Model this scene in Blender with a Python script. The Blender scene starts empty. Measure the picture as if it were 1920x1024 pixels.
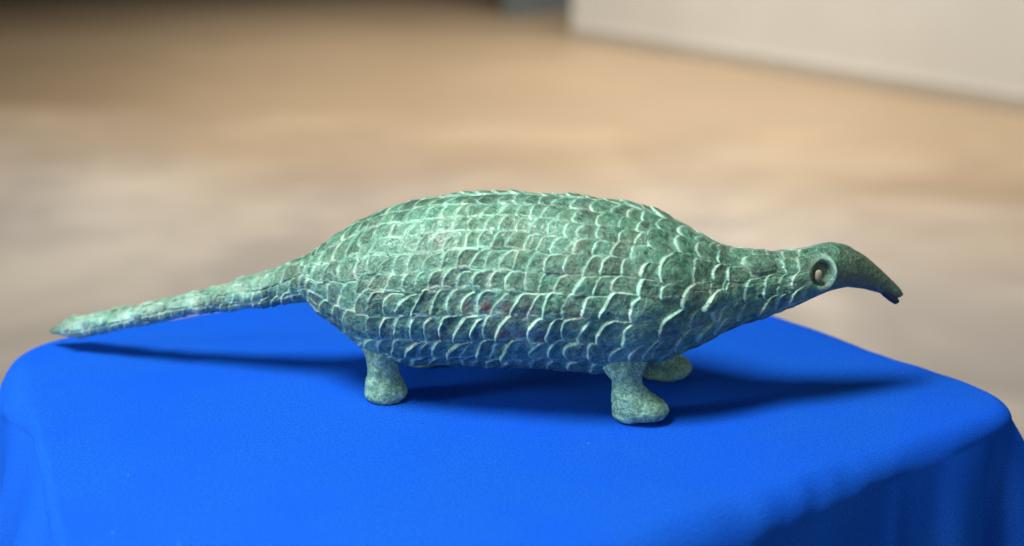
import bpy, math, random
import numpy as np
from mathutils import Vector

random.seed(7)
rng = np.random.RandomState(11)
sc = bpy.context.scene
col = sc.collection

# ------------------------------------------------------------------ camera
cam_d = bpy.data.cameras.new('camera')
cam = bpy.data.objects.new('camera', cam_d)
col.objects.link(cam)
cam.location = (0.0, -0.4823, 0.1998)
cam.rotation_euler = (math.radians(90 - 17.5), 0, 0)
cam_d.sensor_width = 36.0
cam_d.lens = 36.0 * 2600 / 1920
cam_d.clip_start = 0.01
cam_d.clip_end = 100
cam_d.dof.use_dof = True
cam_d.dof.focus_distance = 0.492
cam_d.dof.aperture_fstop = 6.0
sc.camera = cam

# ------------------------------------------------------------------ light
world = bpy.data.worlds.new('World')
sc.world = world
world.use_nodes = True
bg = world.node_tree.nodes['Background']
bg.inputs[0].default_value = (0.80, 0.92, 1.0, 1)
bg.inputs[1].default_value = 0.055

def area_lamp(name, loc, target, size, power, colour, size_y=None, spread=None):
    d = bpy.data.lights.new(name, 'AREA')
    d.shape = 'ELLIPSE'
    d.size = size
    d.size_y = size_y or size
    d.energy = power
    if spread:
        d.spread = math.radians(spread)
    d.color = colour
    o = bpy.data.objects.new(name, d)
    col.objects.link(o)
    o.location = loc
    o.rotation_euler = (Vector(target) - Vector(loc)).to_track_quat('-Z', 'Y').to_euler()
    return o

area_lamp('key_lamp', (-0.28, -0.25, 0.84), (0, 0, 0), 0.22, 14.2, (1.0, 0.97, 0.90), 0.40)
area_lamp('room_lamp', (0.6, 5.0, 3.4), (0.6, 5.2, -0.8), 3.4, 205.0, (1.0, 0.95, 0.88), None, 105)
area_lamp('left_fill', (-1.50, -0.42, 0.34), (0, 0, 0.03), 0.35, 17.0, (0.93, 0.96, 1.0))  # added low fill from the left for flank and rims, no window there

area_lamp('right_fill', (1.0, -1.3, 0.30), (0.05, 0, 0), 0.8, 4.8, (0.95, 0.97, 1.0))  # added unseen fill, brightens the cloth's right front face and the lower flank

vs = sc.view_settings
vs.view_transform = 'Standard'
vs.look = 'None'
vs.exposure = 0
vs.gamma = 1

# ------------------------------------------------------------------ helpers
def link(name, me, mat=None, parent=None):
    o = bpy.data.objects.new(name, me)
    col.objects.link(o)
    if mat:
        me.materials.append(mat)
    if parent:
        o.parent = parent
    return o

def np_mesh(name, V, F, attrs=None, normals=None, uv=None, smooth=True):
    """V n x 3, F m x 4 quads"""
    me = bpy.data.meshes.new(name)
    F = np.asarray(F, dtype=np.int32)
    k = F.shape[1]
    me.vertices.add(len(V))
    me.vertices.foreach_set('co', np.asarray(V, dtype=np.float32).ravel())
    me.loops.add(F.size)
    me.loops.foreach_set('vertex_index', F.ravel())
    me.polygons.add(len(F))
    me.polygons.foreach_set('loop_start', np.arange(0, F.size, k, dtype=np.int32))
    me.update(calc_edges=True)
    me.polygons.foreach_set('use_smooth', np.full(len(F), smooth))
    if attrs:
        for n, a in attrs.items():
            at = me.attributes.new(n, 'FLOAT', 'POINT')
            at.data.foreach_set('value', np.asarray(a, dtype=np.float32))
    if uv is not None:
        l = me.uv_layers.new(name='UVMap')
        l.data.foreach_set('uv', np.asarray(uv, dtype=np.float32)[F.ravel()].ravel())
    if normals is not None:
        me.normals_split_custom_set_from_vertices(np.asarray(normals, dtype=np.float32))
    return me

def hash3(ix, iy, iz, seed):
    h = (ix.astype(np.uint32) * np.uint32(374761393) + iy.astype(np.uint32) * np.uint32(668265263)
         + iz.astype(np.uint32) * np.uint32(2147483647) + np.uint32(seed) * np.uint32(3266489917))
    h = (h ^ (h >> np.uint32(13))) * np.uint32(1274126177)
    h = (h ^ (h >> np.uint32(16))) * np.uint32(2246822519)
    h = h ^ (h >> np.uint32(15))
    return h.astype(np.float64) / 4294967295.0

def vnoise(P, freq, seed=0):
    """value noise in -1..1 for points P (n x 3)"""
    q = P * freq + 1000.0
    i = np.floor(q).astype(np.int64)
    t = q - i
    t = t * t * (3 - 2 * t)
    r = 0
    for dx in (0, 1):
        wx = t[:, 0] if dx else 1 - t[:, 0]
        for dy in (0, 1):
            wy = t[:, 1] if dy else 1 - t[:, 1]
            for dz in (0, 1):
                wz = t[:, 2] if dz else 1 - t[:, 2]
                r = r + wx * wy * wz * hash3(i[:, 0] + dx, i[:, 1] + dy, i[:, 2] + dz, seed)
    return r * 2 - 1

def sstep(a, b, x):
    t = np.clip((x - a) / (b - a), 0, 1)
    return t * t * (3 - 2 * t)

def vert_normals(V, F):
    a, b, c, d = (V[F[:, k]] for k in range(4))
    n = np.cross(c - a, d - b)
    N = np.zeros_like(V)
    for k in range(4):
        for ax in range(3):
            N[:, ax] += np.bincount(F[:, k], weights=n[:, ax], minlength=len(V))
    N /= np.maximum(np.linalg.norm(N, axis=1, keepdims=True), 1e-20)
    return N

class NT:
    """small node-tree builder"""
    def __init__(s, name):
        s.m = bpy.data.materials.new(name)
        s.m.use_nodes = True
        s.t = s.m.node_tree
        s.t.nodes.clear()
        s.out = s.n('ShaderNodeOutputMaterial')
        s.p = s.n('ShaderNodeBsdfPrincipled')
        s.l(s.p.outputs[0], s.out.inputs[0])
    def n(s, typ, **kw):
        x = s.t.nodes.new(typ)
        for k, v in kw.items():
            setattr(x, k, v)
        return x
    def l(s, a, b):
        s.t.links.new(a, b)
    def put(s, v, sock):
        if hasattr(v, 'is_linked') or isinstance(v, bpy.types.NodeSocket):
            s.l(v, sock)
        else:
            sock.default_value = v
    def noise(s, vec, scale, detail=4, rough=0.55, dist=0.0):
        x = s.n('ShaderNodeTexNoise')
        s.l(vec, x.inputs['Vector'])
        x.inputs['Scale'].default_value = scale
        x.inputs['Detail'].default_value = detail
        x.inputs['Roughness'].default_value = rough
        x.inputs['Distortion'].default_value = dist
        return x.outputs[0]
    def ramp(s, v, a, b, lo=0.0, hi=1.0):
        x = s.n('ShaderNodeMapRange', interpolation_type='SMOOTHSTEP')
        s.put(v, x.inputs[0])
        for i, q in enumerate((a, b, lo, hi)):
            x.inputs[1 + i].default_value = q
        return x.outputs[0]
    def math(s, op, a, b=0.0):
        x = s.n('ShaderNodeMath', operation=op)
        s.put(a, x.inputs[0])
        s.put(b, x.inputs[1])
        return x.outputs[0]
    def mix(s, f, a, b):
        x = s.n('ShaderNodeMix', data_type='RGBA')
        s.put(f, x.inputs[0])
        s.put(a if not isinstance(a, tuple) else (*a, 1), x.inputs[6])
        s.put(b if not isinstance(b, tuple) else (*b, 1), x.inputs[7])
        return x.outputs[2]
    def attr(s, name):
        return s.n('ShaderNodeAttribute', attribute_name=name).outputs['Fac']
    def bump(s, h, strength, dist, nrm=None):
        x = s.n('ShaderNodeBump')
        s.l(h, x.inputs['Height'])
        x.inputs['Strength'].default_value = strength
        x.inputs['Distance'].default_value = dist
        if nrm is not None:
            s.l(nrm, x.inputs['Normal'])
        return x.outputs[0]
    def obj(s):
        return s.n('ShaderNodeTexCoord').outputs['Object']
    def uv(s):
        return s.n('ShaderNodeTexCoord').outputs['UV']

# ------------------------------------------------------------------ materials
def bronze_material():
    b = NT('green_patina_bronze')
    o = b.obj()
    rim, tone, red, bare = b.attr('rim'), b.attr('tone'), b.attr('red'), b.attr('bare')
    n1 = b.noise(o, 45, 3)
    n2 = b.noise(o, 420, 5, 0.65, 0.4)
    n3 = b.noise(o, 800, 4, 0.65, 1.6)
    n4 = b.noise(o, 170, 5, 0.6, 0.8)
    dark = (0.026, 0.082, 0.050)
    mid = (0.070, 0.265, 0.165)
    olive = (0.105, 0.160, 0.075)
    mint = (0.44, 0.86, 0.68)
    cream = (0.60, 0.86, 0.70)
    teal = (0.07, 0.32, 0.23)
    c = b.mix(b.ramp(b.math('ADD', n2, b.math('MULTIPLY', tone, 0.07)), 0.38, 0.66), dark, mid)
    c = b.mix(b.math('MULTIPLY', b.ramp(n4, 0.52, 0.70), 0.45), c, olive)
    c = b.mix(b.math('MULTIPLY', b.ramp(n1, 0.50, 0.68), 0.28), c, teal)
    # pale crust scattered over the faces
    crust = b.ramp(b.math('ADD', n3, b.math('MULTIPLY', n1, 0.35)), 0.66, 0.86)
    c = b.mix(b.math('MULTIPLY', crust, 0.24), c, mint)
    # pale crust plus painted edge light along the raised edges of the scales
    rr = b.math('MULTIPLY', rim, b.ramp(b.math('ADD', n2, b.math('MULTIPLY', n3, 0.4)), 0.36, 0.66, 0.35, 1.0))
    c = b.mix(b.math('MULTIPLY', rr, 0.92), c, b.mix(b.ramp(n4, 0.45, 0.62), mint, cream))
    c = b.mix(b.math('MULTIPLY', b.attr('groove_shade'), b.ramp(n4, 0.35, 0.6, 0.75, 0.25)), c, (0.022, 0.055, 0.045))  # occlusion darkness of the scale grooves, painted into the colour
    # cuprite red showing through
    c = b.mix(b.math('MULTIPLY', b.math('MULTIPLY', red, 0.85), b.ramp(n2, 0.36, 0.52)), c, (0.17, 0.055, 0.038))
    c = b.mix(b.math('MULTIPLY', b.ramp(n4, 0.66, 0.74), 0.35), c, (0.10, 0.045, 0.028))
    vo = b.n('ShaderNodeTexVoronoi')
    b.l(o, vo.inputs['Vector'])
    vo.inputs['Scale'].default_value = 260
    pit = b.math('MULTIPLY', b.ramp(vo.outputs['Distance'], 0.10, 0.20, 1, 0), b.ramp(b.noise(o, 90, 2), 0.58, 0.64))
    c = b.mix(b.math('MULTIPLY', pit, 0.9), c, (0.008, 0.018, 0.012))
    # worn darker head and beak
    wb = b.mix(b.ramp(n3, 0.38, 0.66), (0.045, 0.090, 0.055), (0.115, 0.225, 0.140))
    wb = b.mix(b.ramp(n4, 0.52, 0.68, 0, 0.5), wb, (0.13, 0.11, 0.065))
    c = b.mix(bare, c, wb)
    b.l(c, b.p.inputs['Base Color'])
    b.l(b.ramp(n4, 0.36, 0.60, 0.28, 0.52), b.p.inputs['Roughness'])
    b.l(b.math('MULTIPLY', b.ramp(n4, 0.40, 0.56, 1, 0), 0.22), b.p.inputs['Metallic'])
    b.l(b.ramp(n1, 0.42, 0.60, 0.0, 0.26), b.p.inputs['Coat Weight'])
    b.p.inputs['Coat Roughness'].default_value = 0.24
    b.p.inputs['Specular IOR Level'].default_value = 0.9
    h = b.math('SUBTRACT', b.math('ADD', b.math('MULTIPLY', n3, 0.5), n2), b.math('MULTIPLY', pit, 0.6))
    b.l(b.bump(h, 1.0, 0.0009), b.p.inputs['Normal'])
    return b.m

def crust_material():
    b = NT('crusty_patina_bronze')
    o = b.obj()
    n2 = b.noise(o, 330, 6, 0.7, 0.8)
    n3 = b.noise(o, 620, 5, 0.65, 1.2)
    n4 = b.noise(o, 130, 4, 0.6, 1.0)
    c = b.mix(b.ramp(n2, 0.38, 0.62), (0.060, 0.18, 0.115), (0.12, 0.31, 0.205))
    c = b.mix(b.ramp(b.math('ADD', n3, b.math('MULTIPLY', n4, 0.5)), 0.66, 0.92, 0, 0.6), c, (0.42, 0.74, 0.56))
    c = b.mix(b.ramp(n4, 0.56, 0.68, 0, 0.45), c, (0.22, 0.50, 0.42))
    b.l(c, b.p.inputs['Base Color'])
    b.p.inputs['Roughness'].default_value = 0.62
    h = b.math('ADD', b.math('MULTIPLY', n3, 0.6), n2)
    b.l(b.bump(h, 0.7, 0.0009), b.p.inputs['Normal'])
    return b.m

def cloth_material():
    b = NT('royal_blue_satin_cloth')
    uv = b.uv()
    w = b.n('ShaderNodeTexWave', wave_type='BANDS', bands_direction='DIAGONAL')
    mp = b.n('ShaderNodeMapping')
    b.l(uv, mp.inputs[0])
    mp.inputs['Scale'].default_value = (1, -1, 1)
    b.l(mp.outputs[0], w.inputs['Vector'])
    w.inputs['Scale'].default_value = 760
    w.inputs['Distortion'].default_value = 1.2
    w.inputs['Detail'].default_value = 2
    w.inputs['Detail Scale'].default_value = 1.5
    fine = b.noise(uv, 1150, 3, 0.75)
    big = b.noise(uv, 18, 3)
    weave = b.math('ADD', b.math('MULTIPLY', w.outputs['Color'], 0.34), fine)
    c = b.mix(b.ramp(weave, 0.52, 0.78), (0.0008, 0.052, 0.42), (0.015, 0.138, 0.74))
    c = b.mix(b.ramp(big, 0.35, 0.7, 0, 0.35), c, (0.004, 0.075, 0.70))
    lint = b.n('ShaderNodeTexVoronoi')
    b.l(uv, lint.inputs['Vector'])
    lint.inputs['Scale'].default_value = 110
    fl = b.math('MULTIPLY', b.ramp(lint.outputs['Distance'], 0.03, 0.05, 1, 0), b.ramp(b.noise(uv, 60, 1), 0.60, 0.66))
    c = b.mix(b.math('MULTIPLY', fl, 0.35), c, (0.45, 0.5, 0.65))
    b.l(c, b.p.inputs['Base Color'])
    b.p.inputs['Roughness'].default_value = 0.55
    b.p.inputs['Specular IOR Level'].default_value = 0.0
    b.p.inputs['Sheen Weight'].default_value = 0.10
    b.p.inputs['Sheen Roughness'].default_value = 0.4
    b.p.inputs['Sheen Tint'].default_value = (0.02, 0.25, 1.0, 1)
    bn = b.bump(weave, 0.8, 0.0003)
    b.l(bn, b.p.inputs['Normal'])
    # the dyed threads reflect blue, never white
    g = b.n('ShaderNodeBsdfGlossy')
    g.inputs['Color'].default_value = (0.06, 0.24, 1.0, 1)
    g.inputs['Roughness'].default_value = 0.42
    b.l(bn, g.inputs['Normal'])
    mx = b.n('ShaderNodeMixShader')
    mx.inputs[0].default_value = 0.07
    b.l(b.p.outputs[0], mx.inputs[1])
    b.l(g.outputs[0], mx.inputs[2])
    b.l(mx.outputs[0], b.out.inputs[0])
    return b.m

def plain(name, c, rough=0.6, spec=0.5):
    b = NT(name)
    n = b.noise(b.obj(), 900, 4, 0.6)
    k = b.mix(b.ramp(n, 0.35, 0.65), tuple(x * 0.75 for x in c), c)
    b.l(k, b.p.inputs['Base Color'])
    b.p.inputs['Roughness'].default_value = rough
    b.p.inputs['Specular IOR Level'].default_value = spec
    b.l(b.bump(n, 0.4, 0.0004), b.p.inputs['Normal'])
    return b.m

M_BR, M_CR, M_CL = bronze_material(), crust_material(), cloth_material()
M_EYE = plain('pale_cream_eye', (0.33, 0.33, 0.24), 0.9, 0.1)
M_DARK = plain('dark_bronze', (0.035, 0.045, 0.03), 0.35, 0.7)

# ------------------------------------------------------------------ the room behind
FZ = -0.80
def floor_material():
    b = NT('brown_wood_floor')
    o = b.obj()
    big = b.noise(o, 0.55, 3)
    n = b.noise(o, 2.2, 4)
    c = b.mix(b.ramp(big, 0.35, 0.65), (0.23, 0.165, 0.10), (0.30, 0.22, 0.135))
    c = b.mix(b.ramp(n, 0.4, 0.7, 0, 0.5), c, (0.21, 0.15, 0.09))
    b.l(c, b.p.inputs['Base Color'])
    b.p.inputs['Roughness'].default_value = 0.5
    return b.m
def rug_material():
    b = NT('greige_rug')
    o = b.obj()
    n = b.noise(o, 1.7, 4, 0.6, 0.5)
    n2 = b.noise(o, 0.8, 2)
    c = b.mix(b.ramp(n, 0.36, 0.66), (0.38, 0.34, 0.30), (0.58, 0.52, 0.44))
    c = b.mix(b.ramp(n2, 0.5, 0.7, 0, 0.6), c, (0.28, 0.28, 0.28))
    # worn to tan at the far end
    sx = b.n('ShaderNodeSeparateXYZ')
    b.l(o, sx.inputs[0])
    far = b.math('ADD', b.math('ADD', sx.outputs[1], b.math('MULTIPLY', sx.outputs[0], 0.22)), b.math('MULTIPLY', b.noise(o, 0.9, 2), 2.2))
    c = b.mix(b.ramp(far, 3.3, 5.4), c, b.mix(b.ramp(n, 0.35, 0.65), (0.235, 0.170, 0.105), (0.29, 0.215, 0.135)))
    b.l(c, b.p.inputs['Base Color'])
    b.p.inputs['Roughness'].default_value = 0.9
    b.l(b.bump(b.noise(o, 60, 3), 0.5, 0.01), b.p.inputs['Normal'])
    return b.m
def wall_material(name, c):
    b = NT(name)
    n = b.noise(b.obj(), 1.5, 4)
    b.l(b.mix(b.ramp(n, 0.3, 0.7), tuple(x * 0.92 for x in c), c), b.p.inputs['Base Color'])
    b.p.inputs['Roughness'].default_value = 0.7
    return b.m

def slab(name, pts, z0, z1, mat, kind='structure', parent=None):
    """vertical-sided slab over a convex outline of points"""
    n = len(pts)
    me = bpy.data.meshes.new(name)
    v = [(x, y, z0) for x, y in pts] + [(x, y, z1) for x, y in pts]
    f = [tuple(range(n - 1, -1, -1)), tuple(range(n, 2 * n))]
    f += [(i, (i + 1) % n, n + (i + 1) % n, n + i) for i in range(n)]
    me.from_pydata(v, [], f)
    me.update()
    o = link(name, me, mat, parent)
    if kind:
        o['kind'] = kind
    return o

slab('floor', [(-7, -2.5), (7, -2.5), (7, 11), (-7, 11)], FZ - 0.05, FZ, floor_material())
rug = slab('rug', [(-5.4, 0.2), (2.2, -0.3), (3.6, 4.0), (-5.0, 5.2)], FZ + 0.001, FZ + 0.014, rug_material(), None)
rug['label'] = 'mottled beige and grey rug lying blurred on the brown floor'
rug['category'] = 'rug'

def wall(name, a, b_, thick, h, mat, label, base_mat=None):
    a, b_ = Vector(a), Vector(b_)
    d = (b_ - a).normalized()
    n = Vector((-d.y, d.x))
    if n.y < 0:
        n = -n
    root = slab(name, [a, b_, b_ + n * thick, a + n * thick], FZ, FZ + h, mat, 'structure')
    if base_mat:
        q = -n * 0.015
        slab('wall_base_shade', [a + q, b_ + q, b_ - n * 0.002, a - n * 0.002], FZ + 0.002, FZ + 0.06, base_mat, None, root)  # darker strip standing in for the soft shade along the wall foot
    return root

wall('wall', (0.31, 6.77), (4.2, 1.9), 0.12, 2.9, wall_material('white_painted_wall', (0.80, 0.80, 0.75)), 'white wall',
     wall_material('grey_base_shade', (0.55, 0.51, 0.44)))
wall('wall', (-6.9, 8.3), (4.0, 8.9), 0.12, 2.9, wall_material('dark_wall', (0.10, 0.095, 0.09)), 'dark wall')
wall('wall', (0.02, 7.6), (0.55, 8.2), 0.1, 2.9, wall_material('grey_blue_wall', (0.20, 0.24, 0.25)), 'grey wall')

# ------------------------------------------------------------------ the blue cloth
def build_cloth():
    L, F_, R, B = [np.array(p) for p in ((-0.1985, 0.0505), (-0.101, -0.190), (0.186, -0.006), (0.0265, 0.1980))]
    corners = [(L, 0.024), (F_, 0.02), (R, 0.016), (B, 0.02)]
    pts = []
    nc = 4
    for i in range(nc):
        P, r = corners[i]
        A = corners[i - 1][0]
        C = corners[(i + 1) % nc][0]
        u = (A - P) / np.linalg.norm(A - P)
        w = (C - P) / np.linalg.norm(C - P)
        half = math.acos(np.clip(u @ w, -1, 1)) / 2
        tl = r / math.tan(half)
        a, c = P + u * tl, P + w * tl
        for k in range(13):
            t = k / 12
            pts.append((1 - t) ** 2 * a + 2 * t * (1 - t) * P + t * t * c)
    pts = np.array(pts)
    nx = np.roll(pts, -1, axis=0)
    seg = np.linalg.norm(nx - pts, axis=1)
    cum = np.concatenate([[0], np.cumsum(seg)])
    N = 720
    q = np.linspace(0, cum[-1], N, endpoint=False)
    cl = np.vstack([pts, pts[:1]])
    O = np.stack([np.interp(q, cum, cl[:, 0]), np.interp(q, cum, cl[:, 1])], 1)
    for _ in range(6):
        O = (np.roll(O, 1, 0) + 2 * O + np.roll(O, -1, 0)) / 4
    T = np.roll(O, -1, 0) - np.roll(O, 1, 0)
    T /= np.linalg.norm(T, axis=1, keepdims=True)
    Nn = np.stack([T[:, 1], -T[:, 0]], 1)
    cen = O.mean(0)
    if ((O - cen) * Nn).sum() < 0:
        Nn = -Nn
    per = cum[-1]
    def near(P):
        return q[np.argmin(((O - P) ** 2).sum(1))]
    def dt(P):
        d = np.abs(q - near(P))
        return np.minimum(d, per - d)
    def sd(P):
        d = q - near(P)
        return (d + per / 2) % per - per / 2
    rows, uvs = [], []
    for w in np.linspace(0.0, 1, 60) ** 0.75:
        p = cen + (O - cen) * w
        z = np.zeros(N)
        P3 = np.stack([p[:, 0], p[:, 1], z], 1)
        z = 0.0007 * (vnoise(P3, 22, 5) - 0.8) * min(1, w * 1.5)
        rows.append(np.stack([p[:, 0], p[:, 1], z], 1))
        uvs.append(p)
    zl = rows[-1][:, 2]
    rad = 0.0115 + 0.003 * np.sin(q * 20) + 0.008 * np.exp(-(dt(F_) / 0.14) ** 2) - 0.003 * np.exp(-(dt(R) / 0.03) ** 2)
    qL, qF = near(L), near(F_)
    onleft = sstep(qL + 0.02, qL + 0.09, q) * (1 - sstep(qF - 0.05, qF - 0.01, q))
    rad = rad * (1 - 0.75 * onleft)
    bead = 0.0005 * np.sin(q * 310 + 3 * np.sin(q * 37)) * np.sin(q * 23) + 0.0006 * np.sin(q * 120 + 1)
    for k in range(1, 15):
        a = k / 14 * math.pi / 2
        p = O + Nn * (rad * math.sin(a) + bead * math.sin(a * 2))[:, None]
        z = zl - rad * (1 - math.cos(a))
        rows.append(np.stack([p[:, 0], p[:, 1], z], 1))
        uvs.append(O + Nn * (rad * a)[:, None])
    H = 0.78
    for k in range(1, 70):
        d = H * (k / 69) ** 1.7
        g = 1 - math.exp(-d / 0.035)
        g2 = 1 - math.exp(-d / 0.25)
        off = 0.010 * g2 + 0.015 * g2 * np.sin(q * 42 + 1.0) * g
        off += 0.0008 * g * np.sin(q * 150 + 2)
        # soft puckers along the front edge
        for fq, am, wd in ((0.16, 0.0016, 0.004), (0.31, 0.0022, 0.005), (0.37, -0.0014, 0.004), (0.55, 0.0020, 0.006), (0.63, -0.0012, 0.005), (0.80, 0.0024, 0.004), (0.86, -0.0016, 0.005)):
            cq = qF + (near(R) - qF) * fq
            off += am * g * np.exp(-((q - cq - 0.02 * d) / wd) ** 2) * math.exp(-d / 0.10)
        off += onleft * (0.014 * g * (1 + 0.35 * np.sin(q * 95)) + 0.035 * g2)
        # the folds that drop from the corners
        for P, s1, s2 in ((R, 0.022, 0.030), (L, 0.020, 0.028), (B, 0.01, 0.02), (F_, 0.01, 0.02)):
            x = sd(P)
            off += (s1 * g + s2 * g2) * (1 if P is not L else 0.6) * np.exp(-((x - 0.005) / 0.009) ** 2)
            off -= (0.012 * g + 0.006 * g2) * np.exp(-((x + 0.011) / 0.0045) ** 2)
            off += 0.3 * (s1 * g + s2 * g2) * np.exp(-((x + 0.035) / 0.014) ** 2)
        p = O + Nn * (rad + off)[:, None]
        z = zl - rad - d
        rows.append(np.stack([p[:, 0], p[:, 1], z], 1))
        uvs.append(O + Nn * (rad * math.pi / 2 + d)[:, None])
    V = np.concatenate(rows)
    UV = np.concatenate(uvs)
    nr = len(rows)
    i = np.arange(nr - 1)[:, None] * N
    j = np.arange(N)[None]
    j2 = (j + 1) % N
    F = np.stack([i + j, i + N + j, i + N + j2, i + j2], -1).reshape(-1, 4)
    if vert_normals(V, F)[5 * N][2] < 0:
        F = F[:, ::-1]
    me = np_mesh('tablecloth', V, F, uv=UV)
    o = link('tablecloth', me, M_CL)
    o['label'] = 'royal blue cloth draped over a square display stand under the bronze pangolin'
    o['category'] = 'tablecloth'
build_cloth()

# ------------------------------------------------------------------ the pangolin
root = bpy.data.objects.new('pangolin_figurine', None)
root.empty_display_size = 0.02
col.objects.link(root)
root['label'] = 'green patinated bronze pangolin figurine covered in scales standing on blue cloth'
root['category'] = 'figurine'

# x, y, z of the centre line, half height, half width (mm)
ST = np.array([
(-189.4,51.8,6.2,0.15,0.15),(-188.24,51.43,6.59,1.6,1.6),(-184.96,50.36,7.5,2.0,2.0),(-181.0,49.1,8.8,3.5,3.5),(-177.52,47.94,9.69,4.6,4.6),
(-167.72,44.76,12.20,4.60,4.6),(-155.58,40.81,16.00,4.16,4.30),(-139.07,35.72,20.89,4.32,4.50),
(-116.15,28.84,27.65,4.87,5.2),(-98.34,23.65,32.97,6.30,6.56),(-85.27,19.89,37.20,7.71,7.71),
(-77.73,17.72,40.03,8.88,8.88),(-73.47,16.50,41.47,10.67,10.67),(-68.31,15.10,40.23,15.47,15.0),
(-62.12,13.63,40.18,19.59,18.4),(-51.87,11.19,40.12,26.26,24.5),(-43.71,9.26,40.85,29.6,28.0),
(-31.60,6.38,42.30,31.4,30.0),(-21.63,4.39,43.56,31.9,30.5),(-1.95,0.62,44.88,32.1,30.9),
(15.50,-2.72,45.34,31.9,30.7),(27.02,-4.93,45.24,31.5,30.2),(36.58,-6.27,44.76,30.8,29.4),
(46.12,-7.38,44.42,29.2,28.0),(55.61,-8.49,44.48,26.0,24.7),(65.17,-8.74,44.56,21.0,20.0),
(74.81,-8.26,44.70,16.2,15.1),(84.46,-7.78,45.15,13.4,12.1),(94.19,-6.66,46.30,11.6,10.5),
(104.09,-4.68,48.00,10.31,9.28),(109.99,-3.50,49.85,9.77,8.30),(115.95,-2.31,51.30,9.26,6.95),
(122.11,-0.95,50.57,8.03,5.62),(128.54,0.74,47.91,6.60,4.29),(135.14,2.47,43.87,4.85,2.91),
(139.62,3.65,40.81,3.6,2.2),(142.76,4.47,38.9,2.6,1.8),(144.2,4.75,38.2,1.7,1.2),(144.9,4.9,37.95,0.5,0.4)]) * 1e-3

def path():
    d = np.concatenate([[0], np.cumsum(np.linalg.norm(np.diff(ST[:, :3], axis=0), axis=1))])
    NS = 1150
    s = np.linspace(0, d[-1], NS)
    # denser sampling where the ends close
    c = np.stack([np.interp(s, d, ST[:, k]) for k in range(5)], 1)
    e = c.copy()
    w = 9
    ker = np.hanning(2 * w + 1)
    ker /= ker.sum()
    pad = np.concatenate([2 * c[:1] - c[w:0:-1], c, 2 * c[-1:] - c[-2:-w - 2:-1]])
    for k in range(5):
        e[:, k] = np.convolve(pad[:, k], ker, 'valid')
    e[:, 3:] = np.maximum(e[:, 3:], 0.0002)
    return s, e
S_, CEN = path()
NS, NT_ = len(S_), 500
TH = np.linspace(-math.pi / 2, 1.5 * math.pi, NT_, endpoint=False)
TH = TH - 0.45 * np.sin(TH - 0.25)   # 0 = camera side, pi/2 = back ridge
tx = np.gradient(CEN[:, 0])
ty = np.gradient(CEN[:, 1])
ll = np.hypot(tx, ty)
LAT = np.stack([ty / ll, -tx / ll, 0 * tx], 1)       # towards the near side
UP = np.array([0, 0, 1.0])
ct, st = np.cos(TH), np.sin(TH)
# belly slightly flattened in the trunk
sx = (CEN[:, None, 4] * ct[None])
sz = (CEN[:, None, 3] * st[None])
BASE = CEN[:, None, :3] + LAT[:, None] * sx[..., None] + UP * sz[..., None]
X = CEN[:, 0]
RAD = (CEN[:, 3] + CEN[:, 4]) / 2
iu = np.arange(NS)[:, None] * NT_
ju = np.arange(NT_)[None]
Ff = np.stack([iu[:-1] + ju, iu[:-1] + (ju + 1) % NT_, iu[1:] + (ju + 1) % NT_, iu[1:] + ju], -1).reshape(-1, 4)
Bv = BASE.reshape(-1, 3)
Nb = vert_normals(Bv, Ff)
if (Nb[(NS // 2) * NT_ + NT_ // 2] @ (Bv[(NS // 2) * NT_ + NT_ // 2] - CEN[NS // 2, :3])) < 0:
    Ff = Ff[:, ::-1].copy()
    Nb = -Nb

# coarse bulges of the casting
P = Bv
lump = 0.0007 * vnoise(P, 70, 1) + 0.00035 * vnoise(P, 160, 2)
lump = lump * np.repeat(np.clip(RAD / 0.02, 0.25, 1), NT_)
lump = lump + 0.0007 * vnoise(P, 190, 6) * sstep(-0.07, -0.10, P[:, 0]) * sstep(-0.188, -0.18, P[:, 0])

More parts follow.
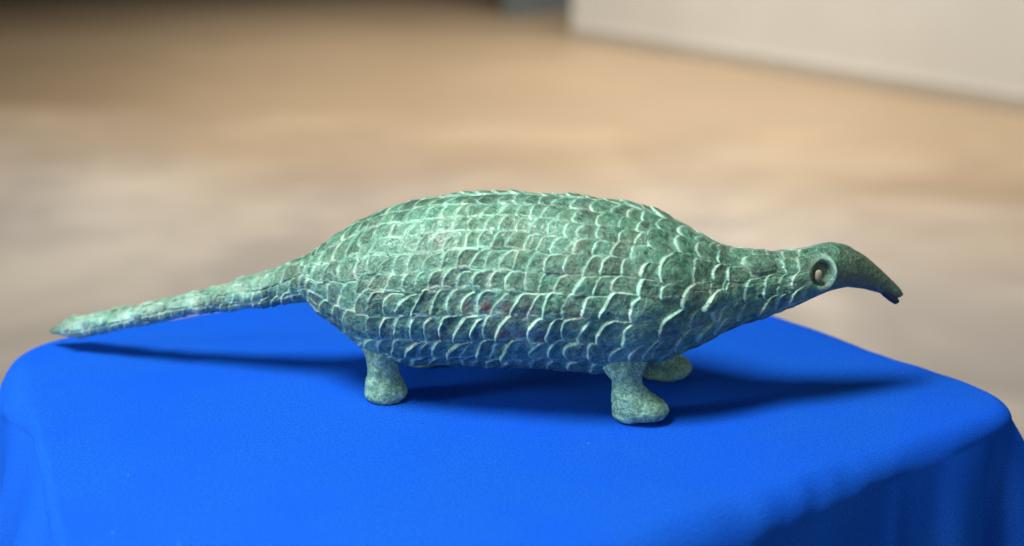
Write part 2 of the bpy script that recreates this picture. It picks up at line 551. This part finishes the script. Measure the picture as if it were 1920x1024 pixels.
# ---- scales: every one an overlapping tongue whose free end points to the tail
Sg = np.broadcast_to(S_[:, None], (NS, NT_))
Tg = np.broadcast_to(TH[None], (NS, NT_))
wS = (0.0014 * vnoise(P, 60, 11) + 0.0006 * vnoise(P, 150, 12) + 0.0003 * vnoise(P, 500, 15)).reshape(NS, NT_)
wT = (0.0011 * vnoise(P, 55, 13) + 0.0005 * vnoise(P, 150, 14) + 0.0003 * vnoise(P, 500, 16)).reshape(NS, NT_)
Hh = np.full((NS, NT_), -1e-4)
ID = np.full((NS, NT_), -1, dtype=np.int32)
RIM = np.zeros((NS, NT_))
TONE = np.zeros((NS, NT_))
GR = np.zeros((NS, NT_))
def s_at(x):
    return np.interp(x * 1e-3, X, S_)
def r_at(s):
    return np.interp(s, S_, RAD)
n_scale = 0
def add_scale(s_edge, th, L, W, H, shear=0.3, power=2.6, rnd=0.5, tilt=0.80, ridge=0.24, dome=0.30):
    """s_edge: arc length of the free (tail side) edge"""
    global n_scale
    R = r_at(s_edge + L / 2)
    ds = S_[1] - S_[0]
    i0 = max(0, int((s_edge - 0.003) / ds))
    i1 = min(NS, int((s_edge + L + 0.004) / ds) + 2)
    dth = (W * 0.5 + 0.002) / R
    J = np.nonzero(np.abs((TH - th + math.pi) % (2 * math.pi) - math.pi) < dth)[0]
    I = np.arange(i0, i1)
    if len(I) < 2 or len(J) < 2:
        return
    ix = np.ix_(I, J)
    s = Sg[ix] + wS[ix]
    Rl = RAD[I][:, None]
    dv = (Tg[ix] - th + math.pi) % (2 * math.pi) - math.pi
    y = dv * Rl + wT[ix]
    side = 1.0 if math.cos(th) > 0 else -1.0
    v = y / (W / 2)
    av = np.clip(np.abs(v), 0, 1)
    x = s - s_edge - shear * side * y
    front = rnd * W * (1 - (1 - av ** power) ** (1 / power))
    ef = x - front
    es = (W / 2 - np.abs(y))
    e = np.minimum(ef, es)
    u = np.clip(x / L, -0.2, 1.2)
    inside = (e > -0.00015) & (u < 1.05)
    xm = float(np.interp(s_edge, S_, X)) * 1e3
    fr = float(sstep(-25, 25, xm)) * (1 if R > 0.011 else 0.5)
    edge = sstep(-0.00015, 0.00042 + 0.00032 * fr * rng.uniform(0.5, 1.3), e)
    ridge = ridge * rng.uniform(0.2, 1.7)
    rim_r = rng.uniform(0.4, 1.2)
    rw = 0.00070 + 0.00035 * fr * rng.uniform(0.3, 1.4)
    h = H * edge * (1 - tilt * np.clip(u, 0, 1)) + dome * H * (1 - v * v) * sstep(0, 0.0025, ef) * (1 - 0.5 * u)
    h = h + ridge * H * np.exp(-((np.minimum(ef, es * 1.5 + np.where(v * side > 0, 0.0003, 0.004)) - 0.0006) / 0.0006) ** 2) * (1 - 0.4 * (v * side < 0)) * np.clip(1.15 - x / (0.75 * W), 0, 1)
    h = np.where(inside, h, -1)
    cur = Hh[ix]
    win = h > cur
    Hh[ix] = np.where(win, h, cur)
    idx = ID[ix]
    ID[ix] = np.where(win, n_scale, idx)
    w_up = np.where(v * side > 0, 1.0, 0.6)
    rim = np.maximum(np.exp(-(np.maximum(ef, 0) / rw) ** 2), 0.85 * w_up * np.clip(1.35 - x / (0.9 * W), 0.2, 1) * np.exp(-(np.maximum(es, 0) / 0.0006) ** 2))
    low = 1.0 if math.sin(th) < 0.15 else 0.0
    k_rim = (0.78 + 0.20 * float(sstep(-35, 25, xm)) + 0.12 * low) * (0.35 + 0.65 * float(sstep(-0.95, -0.45, math.sin(th)))) * rng.uniform(0.75, 1.1)
    rim = np.clip(rim * k_rim, 0, 1)
    RIM[ix] = np.where(win, rim, RIM[ix])
    TONE[ix] = np.where(win, TONE_R[n_scale % len(TONE_R)], TONE[ix])
    # crust collects on the step just outside the edge as well
    out = (e <= 0) & (e > -0.0014) & (es > -0.0008) & ~win
    RIM[ix] = np.where(out, np.maximum(RIM[ix], np.exp(-((e + 0.0003) / 0.00055) ** 2) * (0.75 - 0.55 * fr) * rim_r), RIM[ix])
    # painted occlusion shade and a fine trench just outside the raised edge
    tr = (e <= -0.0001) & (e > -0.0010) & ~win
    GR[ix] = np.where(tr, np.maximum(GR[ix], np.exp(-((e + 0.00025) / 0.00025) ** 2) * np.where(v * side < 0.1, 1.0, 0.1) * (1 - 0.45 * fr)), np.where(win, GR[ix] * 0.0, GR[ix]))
    n_scale += 1
TONE_R = rng.rand(997) * 2 - 1

D = math.pi / 180
half = [88, 73, 59, 47, 35, 22.5, 9.9, -6.7, -25, -45, -66, -90]
rows_body = []
for a, c in zip(half[:-1], half[1:]):
    rows_body.append(((a + c) / 2 * D, (a - c) * D))
    rows_body.append((math.pi - (a + c) / 2 * D, (a - c) * D))

def run_row(th0, dth, x0, x1, lw, H, phase, jit=0.12, LF=None, shear=0.3, rnd=0.5, lmin=0.0042, wk=1.10):
    s, s1 = s_at(x0), s_at(x1)
    w0 = max(0.0035, dth * r_at(s))
    s += phase * lw * w0
    while s < s1:
        W = dth * r_at(s + 0.003)
        L = max(lmin, lw * W)
        if LF:
            L = LF(float(np.interp(s, S_, X)) * 1e3, th0)
        L *= 1 + rng.uniform(-jit, jit)
        fade = 1.0
        add_scale(s + rng.uniform(-1, 1) * 0.0004, th0 + rng.uniform(-0.06, 0.06) * dth, L * 1.55,
                  W * wk * (1 + rng.uniform(-0.08, 0.10)), H * rng.uniform(0.6, 1.2) * (1 - 0.50 * float(sstep(0.5, 0.95, math.sin(th0)))) * (1 - 0.6 * float(sstep(0.45, 0.95, -math.sin(th0)))),
                  shear + rng.uniform(-0.22, 0.22), rng.uniform(2.0, 3.8), rnd * rng.uniform(0.5, 1.3),
                  dome=rng.uniform(0.0, 0.22))
        s += L

# tail
for j in range(8):
    run_row(-math.pi / 2 + (j + 0.5) * math.pi / 4, math.pi / 4, -179, -112, 1.25, 0.00115, j % 2 * 0.5, 0.3, None, 0.3, 0.55, 0.0044, 1.2)
for j in range(9):
    run_row(-math.pi / 2 + (j + 0.35) * 2 * math.pi / 9, 2 * math.pi / 9, -113, -74, 1.0, 0.0013, j % 2 * 0.5, 0.3, None, 0.3, 0.55, 0.0046, 1.2)
# trunk
def trunk_len(x, th):
    return (5.4 + 2.0 * float(sstep(0, 40, x)) * (1.0 if math.sin(th) < 0.2 else 0.45)) * 1e-3
for j in range(15):
    run_row((j + 0.2) * 2 * math.pi / 15, 2 * math.pi / 15, -76, -49, 0.82, 0.00120, (j % 2) * 0.5, 0.18, None, 0.30, 0.50)
for k, (th, dt) in enumerate(rows_body):
    j = k // 2
    big = 1.0
    xe = 50 + rng.uniform(-3, 3)
    run_row(th, dt, -50 + rng.uniform(-2, 2), xe, 0.74, 0.00160, (j % 2) * 0.5 + rng.uniform(-0.15, 0.15), 0.17, trunk_len,
            0.32, 0.50)
# shoulders
for j in range(16):
    run_row((j + 0.5) * math.pi / 8, math.pi / 8, 48, 73, 0.84, 0.00165, (j % 2) * 0.5, 0.14, None, 0.30, 0.55)
# neck
for j in range(11):
    run_row((j + 0.3) * 2 * math.pi / 11, 2 * math.pi / 11, 70, 103, 0.90, 0.00088, (j % 2) * 0.5, 0.18, None, 0.25, 0.55)
# a round boss on each side of the neck, and a knot on the shoulder
for sg in (1, -1):
    for x, th, L, W, H, sh, po, rn, ti, ri, do in ((80.0, 0.85, 0.0115, 0.0080, 0.0010, 0, 2.0, 0.7, 0.15, 1.2, 1.0),
                                                   (64.5, 0.06, 0.0085, 0.0080, 0.0020, 0.5, 2.2, 0.6, 0.7, 0.2, 0.5)):
        add_scale(s_at(x), th if sg > 0 else math.pi - th, L, W, H, sh, po, rn, ti, ri, do)

RIMf, TONEf, IDf = RIM.ravel(), TONE.ravel(), ID.ravel()
RIMf = np.maximum(RIMf, (0.42 + 0.5 * vnoise(P, 260, 25)) * sstep(-0.075, -0.12, P[:, 0]))
# worn middle of the flank
Hf = np.maximum(Hh.ravel(), 0) - 0.0003 * GR.ravel()
px, pz = P[:, 0], P[:, 2]
worn = np.exp(-((px + 0.008) / 0.020) ** 2 - ((pz - 0.052) / 0.011) ** 2) * (P[:, 1] < 0)
worn = np.clip(worn + 0.30 * vnoise(P, 60, 21), 0, 1)
Hf = Hf * (1 - 0.30 * worn) * (1 + 0.25 * vnoise(P, 110, 22))
RIMf = np.clip(RIMf * (1 + 0.30 * vnoise(P, 200, 23)) * (0.60 + 0.45 * sstep(-0.5, 0.25, vnoise(P, 380, 24))), 0, 1)
rough = 0.00016 * vnoise(P, 420, 31) + 0.00010 * vnoise(P, 900, 32) + 0.00006 * vnoise(P, 1800, 33)
faceR = 0.00030 * vnoise(P, 240, 34) + 0.00014 * vnoise(P, 520, 35)
scl = np.clip(np.repeat(RAD, NT_) / 0.012, 0.15, 1)
scl = np.maximum(scl, 0.9 * sstep(-0.07, -0.09, px) * sstep(-0.188, -0.182, px))
is_head = sstep(0.101, 0.108, px)
disp = lump * (1 - 0.6 * is_head) + Hf * (1 - is_head) + (rough + faceR) * scl * (1 - 0.45 * is_head) - 0.0003

# ---- eye sockets on both sides of the head
EX, EZ = 0.1104, 0.0508
ring_id = np.zeros(len(P), dtype=np.int8)
for sgn in (1, -1):
    near_side = (np.tile(ct, NS) * sgn) > 0.05
    dx, dz = (px - EX) / 0.0059, (pz - EZ) / 0.0073
    r = np.hypot(dx, dz)
    rg = np.exp(-((r - 0.82) / 0.15) ** 2)
    cav = sstep(0.72, 0.50, r)
    thick = np.clip(0.65 + 0.85 * dx, 0.25, 1.5) * (1 + 0.3 * vnoise(P, 350, 61))
    d = 0.0010 * rg * thick - 0.0021 * cav * (1 + 0.35 * dx)
    disp = np.where(near_side & (r < 1.5), disp + d, disp)
    eyecav = np.where(near_side, cav, 0) if sgn == 1 else np.maximum(eyecav, np.where(near_side, cav, 0))
    ring_id = np.where(near_side & (r < 1.02), 1 if sgn == 1 else 2, ring_id)
    RIMf = np.where(near_side & (r < 1.4), np.maximum(RIMf * 0.5, 0.85 * rg * np.clip(0.45 + 0.7 * dx, 0.1, 1)) * (1 - cav), RIMf)
bare = sstep(0.1175, 0.1225, px) * 0.95 + 0.12 * sstep(0.098, 0.110, px) * (pz < 0.052)
bare = np.maximum(bare, 0.85 * sstep(0.1155, 0.120, px))
bare = np.maximum(bare, 0.8 * eyecav)
# a slit between the jaws
jx = sstep(0.1345, 0.1385, px)
RIMf = RIMf * (1 - sstep(0.118, 0.123, px))
V = P + Nb * disp[:, None]
NRM = vert_normals(V, Ff)
redf = np.zeros(len(P))
for rx, rz, ra, rb in ((-0.0165, 0.0450, 0.0022, 0.0035), (-0.0085, 0.0445, 0.0026, 0.0032), (-0.0015, 0.0440, 0.0035, 0.0030), (0.006, 0.0440, 0.002, 0.0032), (-0.003, 0.0355, 0.0022, 0.0022), (0.003, 0.035, 0.0018, 0.0022), (0.010, 0.0345, 0.0016, 0.0025)):
    redf += np.exp(-((px - rx) / ra) ** 2 - ((pz - rz) / rb) ** 2)
redf = np.clip(redf * 0.9 + 0.35 * vnoise(P, 500, 51) * redf, 0, 1) * (P[:, 1] < 0.0) * (1 - np.clip(RIMf * 1.5, 0, 1))
ATT = dict(groove_shade=GR.ravel(), rim=RIMf, tone=TONEf, red=redf, bare=np.clip(bare, 0, 1))

# faces -> pieces
fi = IDf[Ff]
fid = np.max(fi, axis=1)
fx = px[Ff].mean(1)
fr = ring_id[Ff].min(1)
fid = np.where((fx > 0.1045) | (fx < -0.183), -1, fid)
fid = np.where(fr > 0, -2 - fr, fid)
beak_f = fx > 0.1195
fid = np.where(beak_f, -10, fid)

def piece(name, mask, mat, parent=root, extra=None):
    F = Ff[mask]
    u, inv = np.unique(F, return_inverse=True)
    F2 = inv.reshape(-1, 4)
    VV, NN = V[u], NRM[u]
    at = {k: a[u] for k, a in ATT.items()}
    if extra is not None:
        eV, eF = extra
        nN = vert_normals(eV, eF)
        F2 = np.concatenate([F2, eF + len(VV)])
        VV = np.concatenate([VV, eV])
        NN = np.concatenate([NN, nN])
        at = {k: np.concatenate([a, np.zeros(len(eV))]) for k, a in at.items()}
    me = np_mesh(name, VV, F2, at, NN)
    return link(name, me, mat, parent)

# closed core under the scales
cs, cj = np.arange(30, NS - 60, 12), np.arange(0, NT_, 10)
core = V.reshape(NS, NT_, 3)[np.ix_(cs, cj)]
cc = CEN[cs][:, None, :3]
core = cc + (core - cc) * (1 - np.minimum(0.0016 / RAD[cs], 0.5))[:, None, None]
nc_, nj_ = len(cs), len(cj)
a = np.arange(nc_ - 1)[:, None] * nj_
b = np.arange(nj_)[None]
cF = np.stack([a + b, a + (b + 1) % nj_, a + nj_ + (b + 1) % nj_, a + nj_ + b], -1).reshape(-1, 4)
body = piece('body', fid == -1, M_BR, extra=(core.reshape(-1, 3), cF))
piece('beak', fid == -10, M_BR)
eye_objs = []
for k in (1, 2):
    eye_objs.append(piece('eye_ring', fid == -2 - k, M_BR))

# scales: the 300 that show largest singly, the rest joined
ids = np.arange(n_scale)
camp = np.array(cam.location)
fc = V[Ff[:, 0]]
fn = NRM[Ff[:, 0]]
area = np.linalg.norm(np.cross(V[Ff[:, 2]] - V[Ff[:, 0]], V[Ff[:, 3]] - V[Ff[:, 1]]), axis=1) / 2
vd = camp - fc
vd /= np.linalg.norm(vd, axis=1, keepdims=True)
sh = np.maximum((vd * fn).sum(1), 0) * area
sel = fid >= 0
score = np.bincount(fid[sel], weights=sh[sel], minlength=n_scale)
tot = np.bincount(fid[sel], minlength=n_scale)
order = np.argsort(-score)
order = order[tot[order] >= 12]
shown = set(order[:296].tolist())
srt = np.argsort(fid, kind='stable')
fs = fid[srt]
for k in sorted(shown):
    a0, a1 = np.searchsorted(fs, k), np.searchsorted(fs, k, 'right')
    m = np.zeros(len(Ff), dtype=bool)
    m[srt[a0:a1]] = True
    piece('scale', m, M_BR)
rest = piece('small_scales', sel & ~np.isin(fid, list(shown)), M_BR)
rest['kind'] = 'stuff'
print('scales', n_scale, 'shown', len(shown))

# eyeballs, sunk in the rings
def ellipsoid(name, c, ax, mat, parent, nseg=28, nring=16, namp=0.0001, rot=None):
    vv = [];
    for i in range(nring + 1):
        p = math.pi * i / nring
        for j in range(nseg):
            t = 2 * math.pi * j / nseg
            vv.append((math.sin(p) * math.cos(t), math.sin(p) * math.sin(t), math.cos(p)))
    vv = np.array(vv)
    W = vv * np.array(ax)
    if rot is not None:
        W = W @ np.array(rot).T
    W = W + np.array(c)
    W = W + vv * (namp * vnoise(W, 600, 3))[:, None]
    i = np.arange(nring)[:, None] * nseg
    j = np.arange(nseg)[None]
    F = np.stack([i + j, i + nseg + j, i + nseg + (j + 1) % nseg, i + (j + 1) % nseg], -1).reshape(-1, 4)
    z = np.zeros(len(W))
    return link(name, np_mesh(name, W, F, dict(rim=z, tone=z, red=z, bare=z + 1)), mat, parent)
for k, sgn in enumerate((1, -1)):
    i = int(np.argmin(np.abs(X - (EX - 0.0026))))
    lat = LAT[i] * sgn
    c = CEN[i, :3].copy()
    zz = EZ - 0.0006
    yy = CEN[i, 4] * math.sqrt(max(0.0, 1 - ((zz - c[2]) / CEN[i, 3]) ** 2))
    c[2] = zz
    pos = c + lat * (yy - 0.0013)
    ellipsoid('eyeball', pos, (0.0014, 0.0009, 0.0022), M_EYE, eye_objs[k])

# lower jaw: a short hooked tip under the beak
def tube(name, pts, mat, parent, nseg=64, sub=10, amps=(0.0004, 0.0002), attr_bare=0.0, dome=True, rim=0.0):
    """loft of (x, y, z, rx, ry) horizontal or free sections; the section plane is given by axis"""
    pts = np.array(pts)
    n = len(pts)
    t = np.linspace(0, n - 1, (n - 1) * sub + 1)
    c = np.stack([np.interp(t, np.arange(n), pts[:, k]) for k in range(pts.shape[1])], 1)
    w = max(2, int(sub * 0.7))
    ker = np.hanning(2 * w + 1)
    ker /= ker.sum()
    pad = np.concatenate([2 * c[:1] - c[w:0:-1], c, 2 * c[-1:] - c[-2:-w - 2:-1]])
    c = np.stack([np.convolve(pad[:, k], ker, 'valid') for k in range(c.shape[1])], 1)
    return c
def loft_z(name, pts, mat, parent, nseg=72, amps=(0.0005, 0.0003, 0.00018), yaw=0.0, tone=0.0):
    c = tube(name, pts, mat, parent)
    th = np.linspace(0, 2 * math.pi, nseg, endpoint=False)
    cy, sy = math.cos(yaw), math.sin(yaw)
    ex, ey = c[:, 3:4] * np.cos(th), c[:, 4:5] * np.sin(th)
    W = np.stack([c[:, 0:1] + ex * cy - ey * sy, c[:, 1:2] + ex * sy + ey * cy, np.repeat(c[:, 2:3], nseg, 1)], -1)
    W[..., 2] = np.maximum(W[..., 2], -0.0002)
    n = len(c)
    i = np.arange(n - 1)[:, None] * nseg
    j = np.arange(nseg)[None]
    F = np.stack([i + j, i + nseg + j, i + nseg + (j + 1) % nseg, i + (j + 1) % nseg], -1).reshape(-1, 4)
    Vv = W.reshape(-1, 3)
    Nn = vert_normals(Vv, F)
    if (Nn[(n // 2) * nseg] @ (Vv[(n // 2) * nseg] - c[n // 2, :3])) < 0:
        F = F[:, ::-1]
        Nn = -Nn
    d = amps[0] * vnoise(Vv, 130, 41) + amps[1] * vnoise(Vv, 400, 42) + amps[2] * vnoise(Vv, 1000, 43)
    Vv = Vv + Nn * d[:, None]
    Vv[:, 2] = np.maximum(Vv[:, 2], -0.0002)
    z = np.zeros(len(Vv))
    return link(name, np_mesh(name, Vv, F, dict(rim=z + 0.15, tone=z + tone, red=z, bare=z + 0.25)), mat, parent)

# legs: top flares into the belly, foot widens forwards (mm)
def leg(x, y, rows, tone=0):
    pts = [((x + ox) * 1e-3, (y + oy) * 1e-3, z * 1e-3, rx * 1e-3, ry * 1e-3) for z, ox, oy, rx, ry in rows]
    return loft_z('leg', pts, M_CR, root, yaw=-0.19, tone=tone)
hind = [(32, 1.0, 7, 15, 9), (25, 0.2, 4.0, 11.5, 9), (20, -0.6, 1.5, 8.0, 7.4), (16.5, -0.8, 0.5, 6.1, 6.2), (13, -0.7, 0.2, 5.6, 5.8), (10, -0.6, 0.2, 5.7, 5.8), (7.5, -0.3, 0, 6.5, 6.4), (5, 0.1, 0, 7.4, 7.1), (2.5, 0.3, 0, 7.8, 7.3), (1.0, 0.3, 0, 7.2, 6.9), (0, 0.3, 0, 5.4, 5.2), (0, 0.3, 0, 0.3, 0.3)]
front = [(34, -5, 8, 18, 9), (27, -6.0, 5, 14.0, 9.5), (22, -5.6, 2.6, 10.4, 8.4), (18.5, -4.4, 1.0, 7.2, 6.8), (15, -3.4, 0.2, 5.7, 6.0), (12, -2.6, 0.0, 6.0, 6.2), (9, -1.0, -0.4, 7.7, 7.0), (6.5, 1.4, -0.6, 9.9, 7.8), (3.8, 2.0, -0.6, 10.5, 8.0), (1.6, 1.5, -0.4, 9.4, 7.2), (0.3, 0.4, 0, 7.0, 5.8), (0, 0.2, 0, 5.5, 4.5), (0, 0.2, 0, 0.3, 0.3)]
def mirror(rows):
    return [(z, ox, -oy, rx, ry) for z, ox, oy, rx, ry in rows]
leg(-47.0, -4.0, hind)
leg(-36.0, 32.0, mirror(hind))
leg(44.3, -22.5, front)
leg(57.5, 17.5, mirror(front))

# lower jaw
c = [(0.1345, 0.0023, 0.0420, 0.0022, 0.0018), (0.1375, 0.0031, 0.0394, 0.0023, 0.0017), (0.1400, 0.0039, 0.0372, 0.0024, 0.0017), (0.1415, 0.0043, 0.0356, 0.0020, 0.0014), (0.1420, 0.0045, 0.0346, 0.0010, 0.0007), (0.1422, 0.0045, 0.0342, 0.0001, 0.0001)]
lo = loft_z('lower_jaw', c, M_DARK, root, 32, (0.0001, 0.0001, 0.00005))
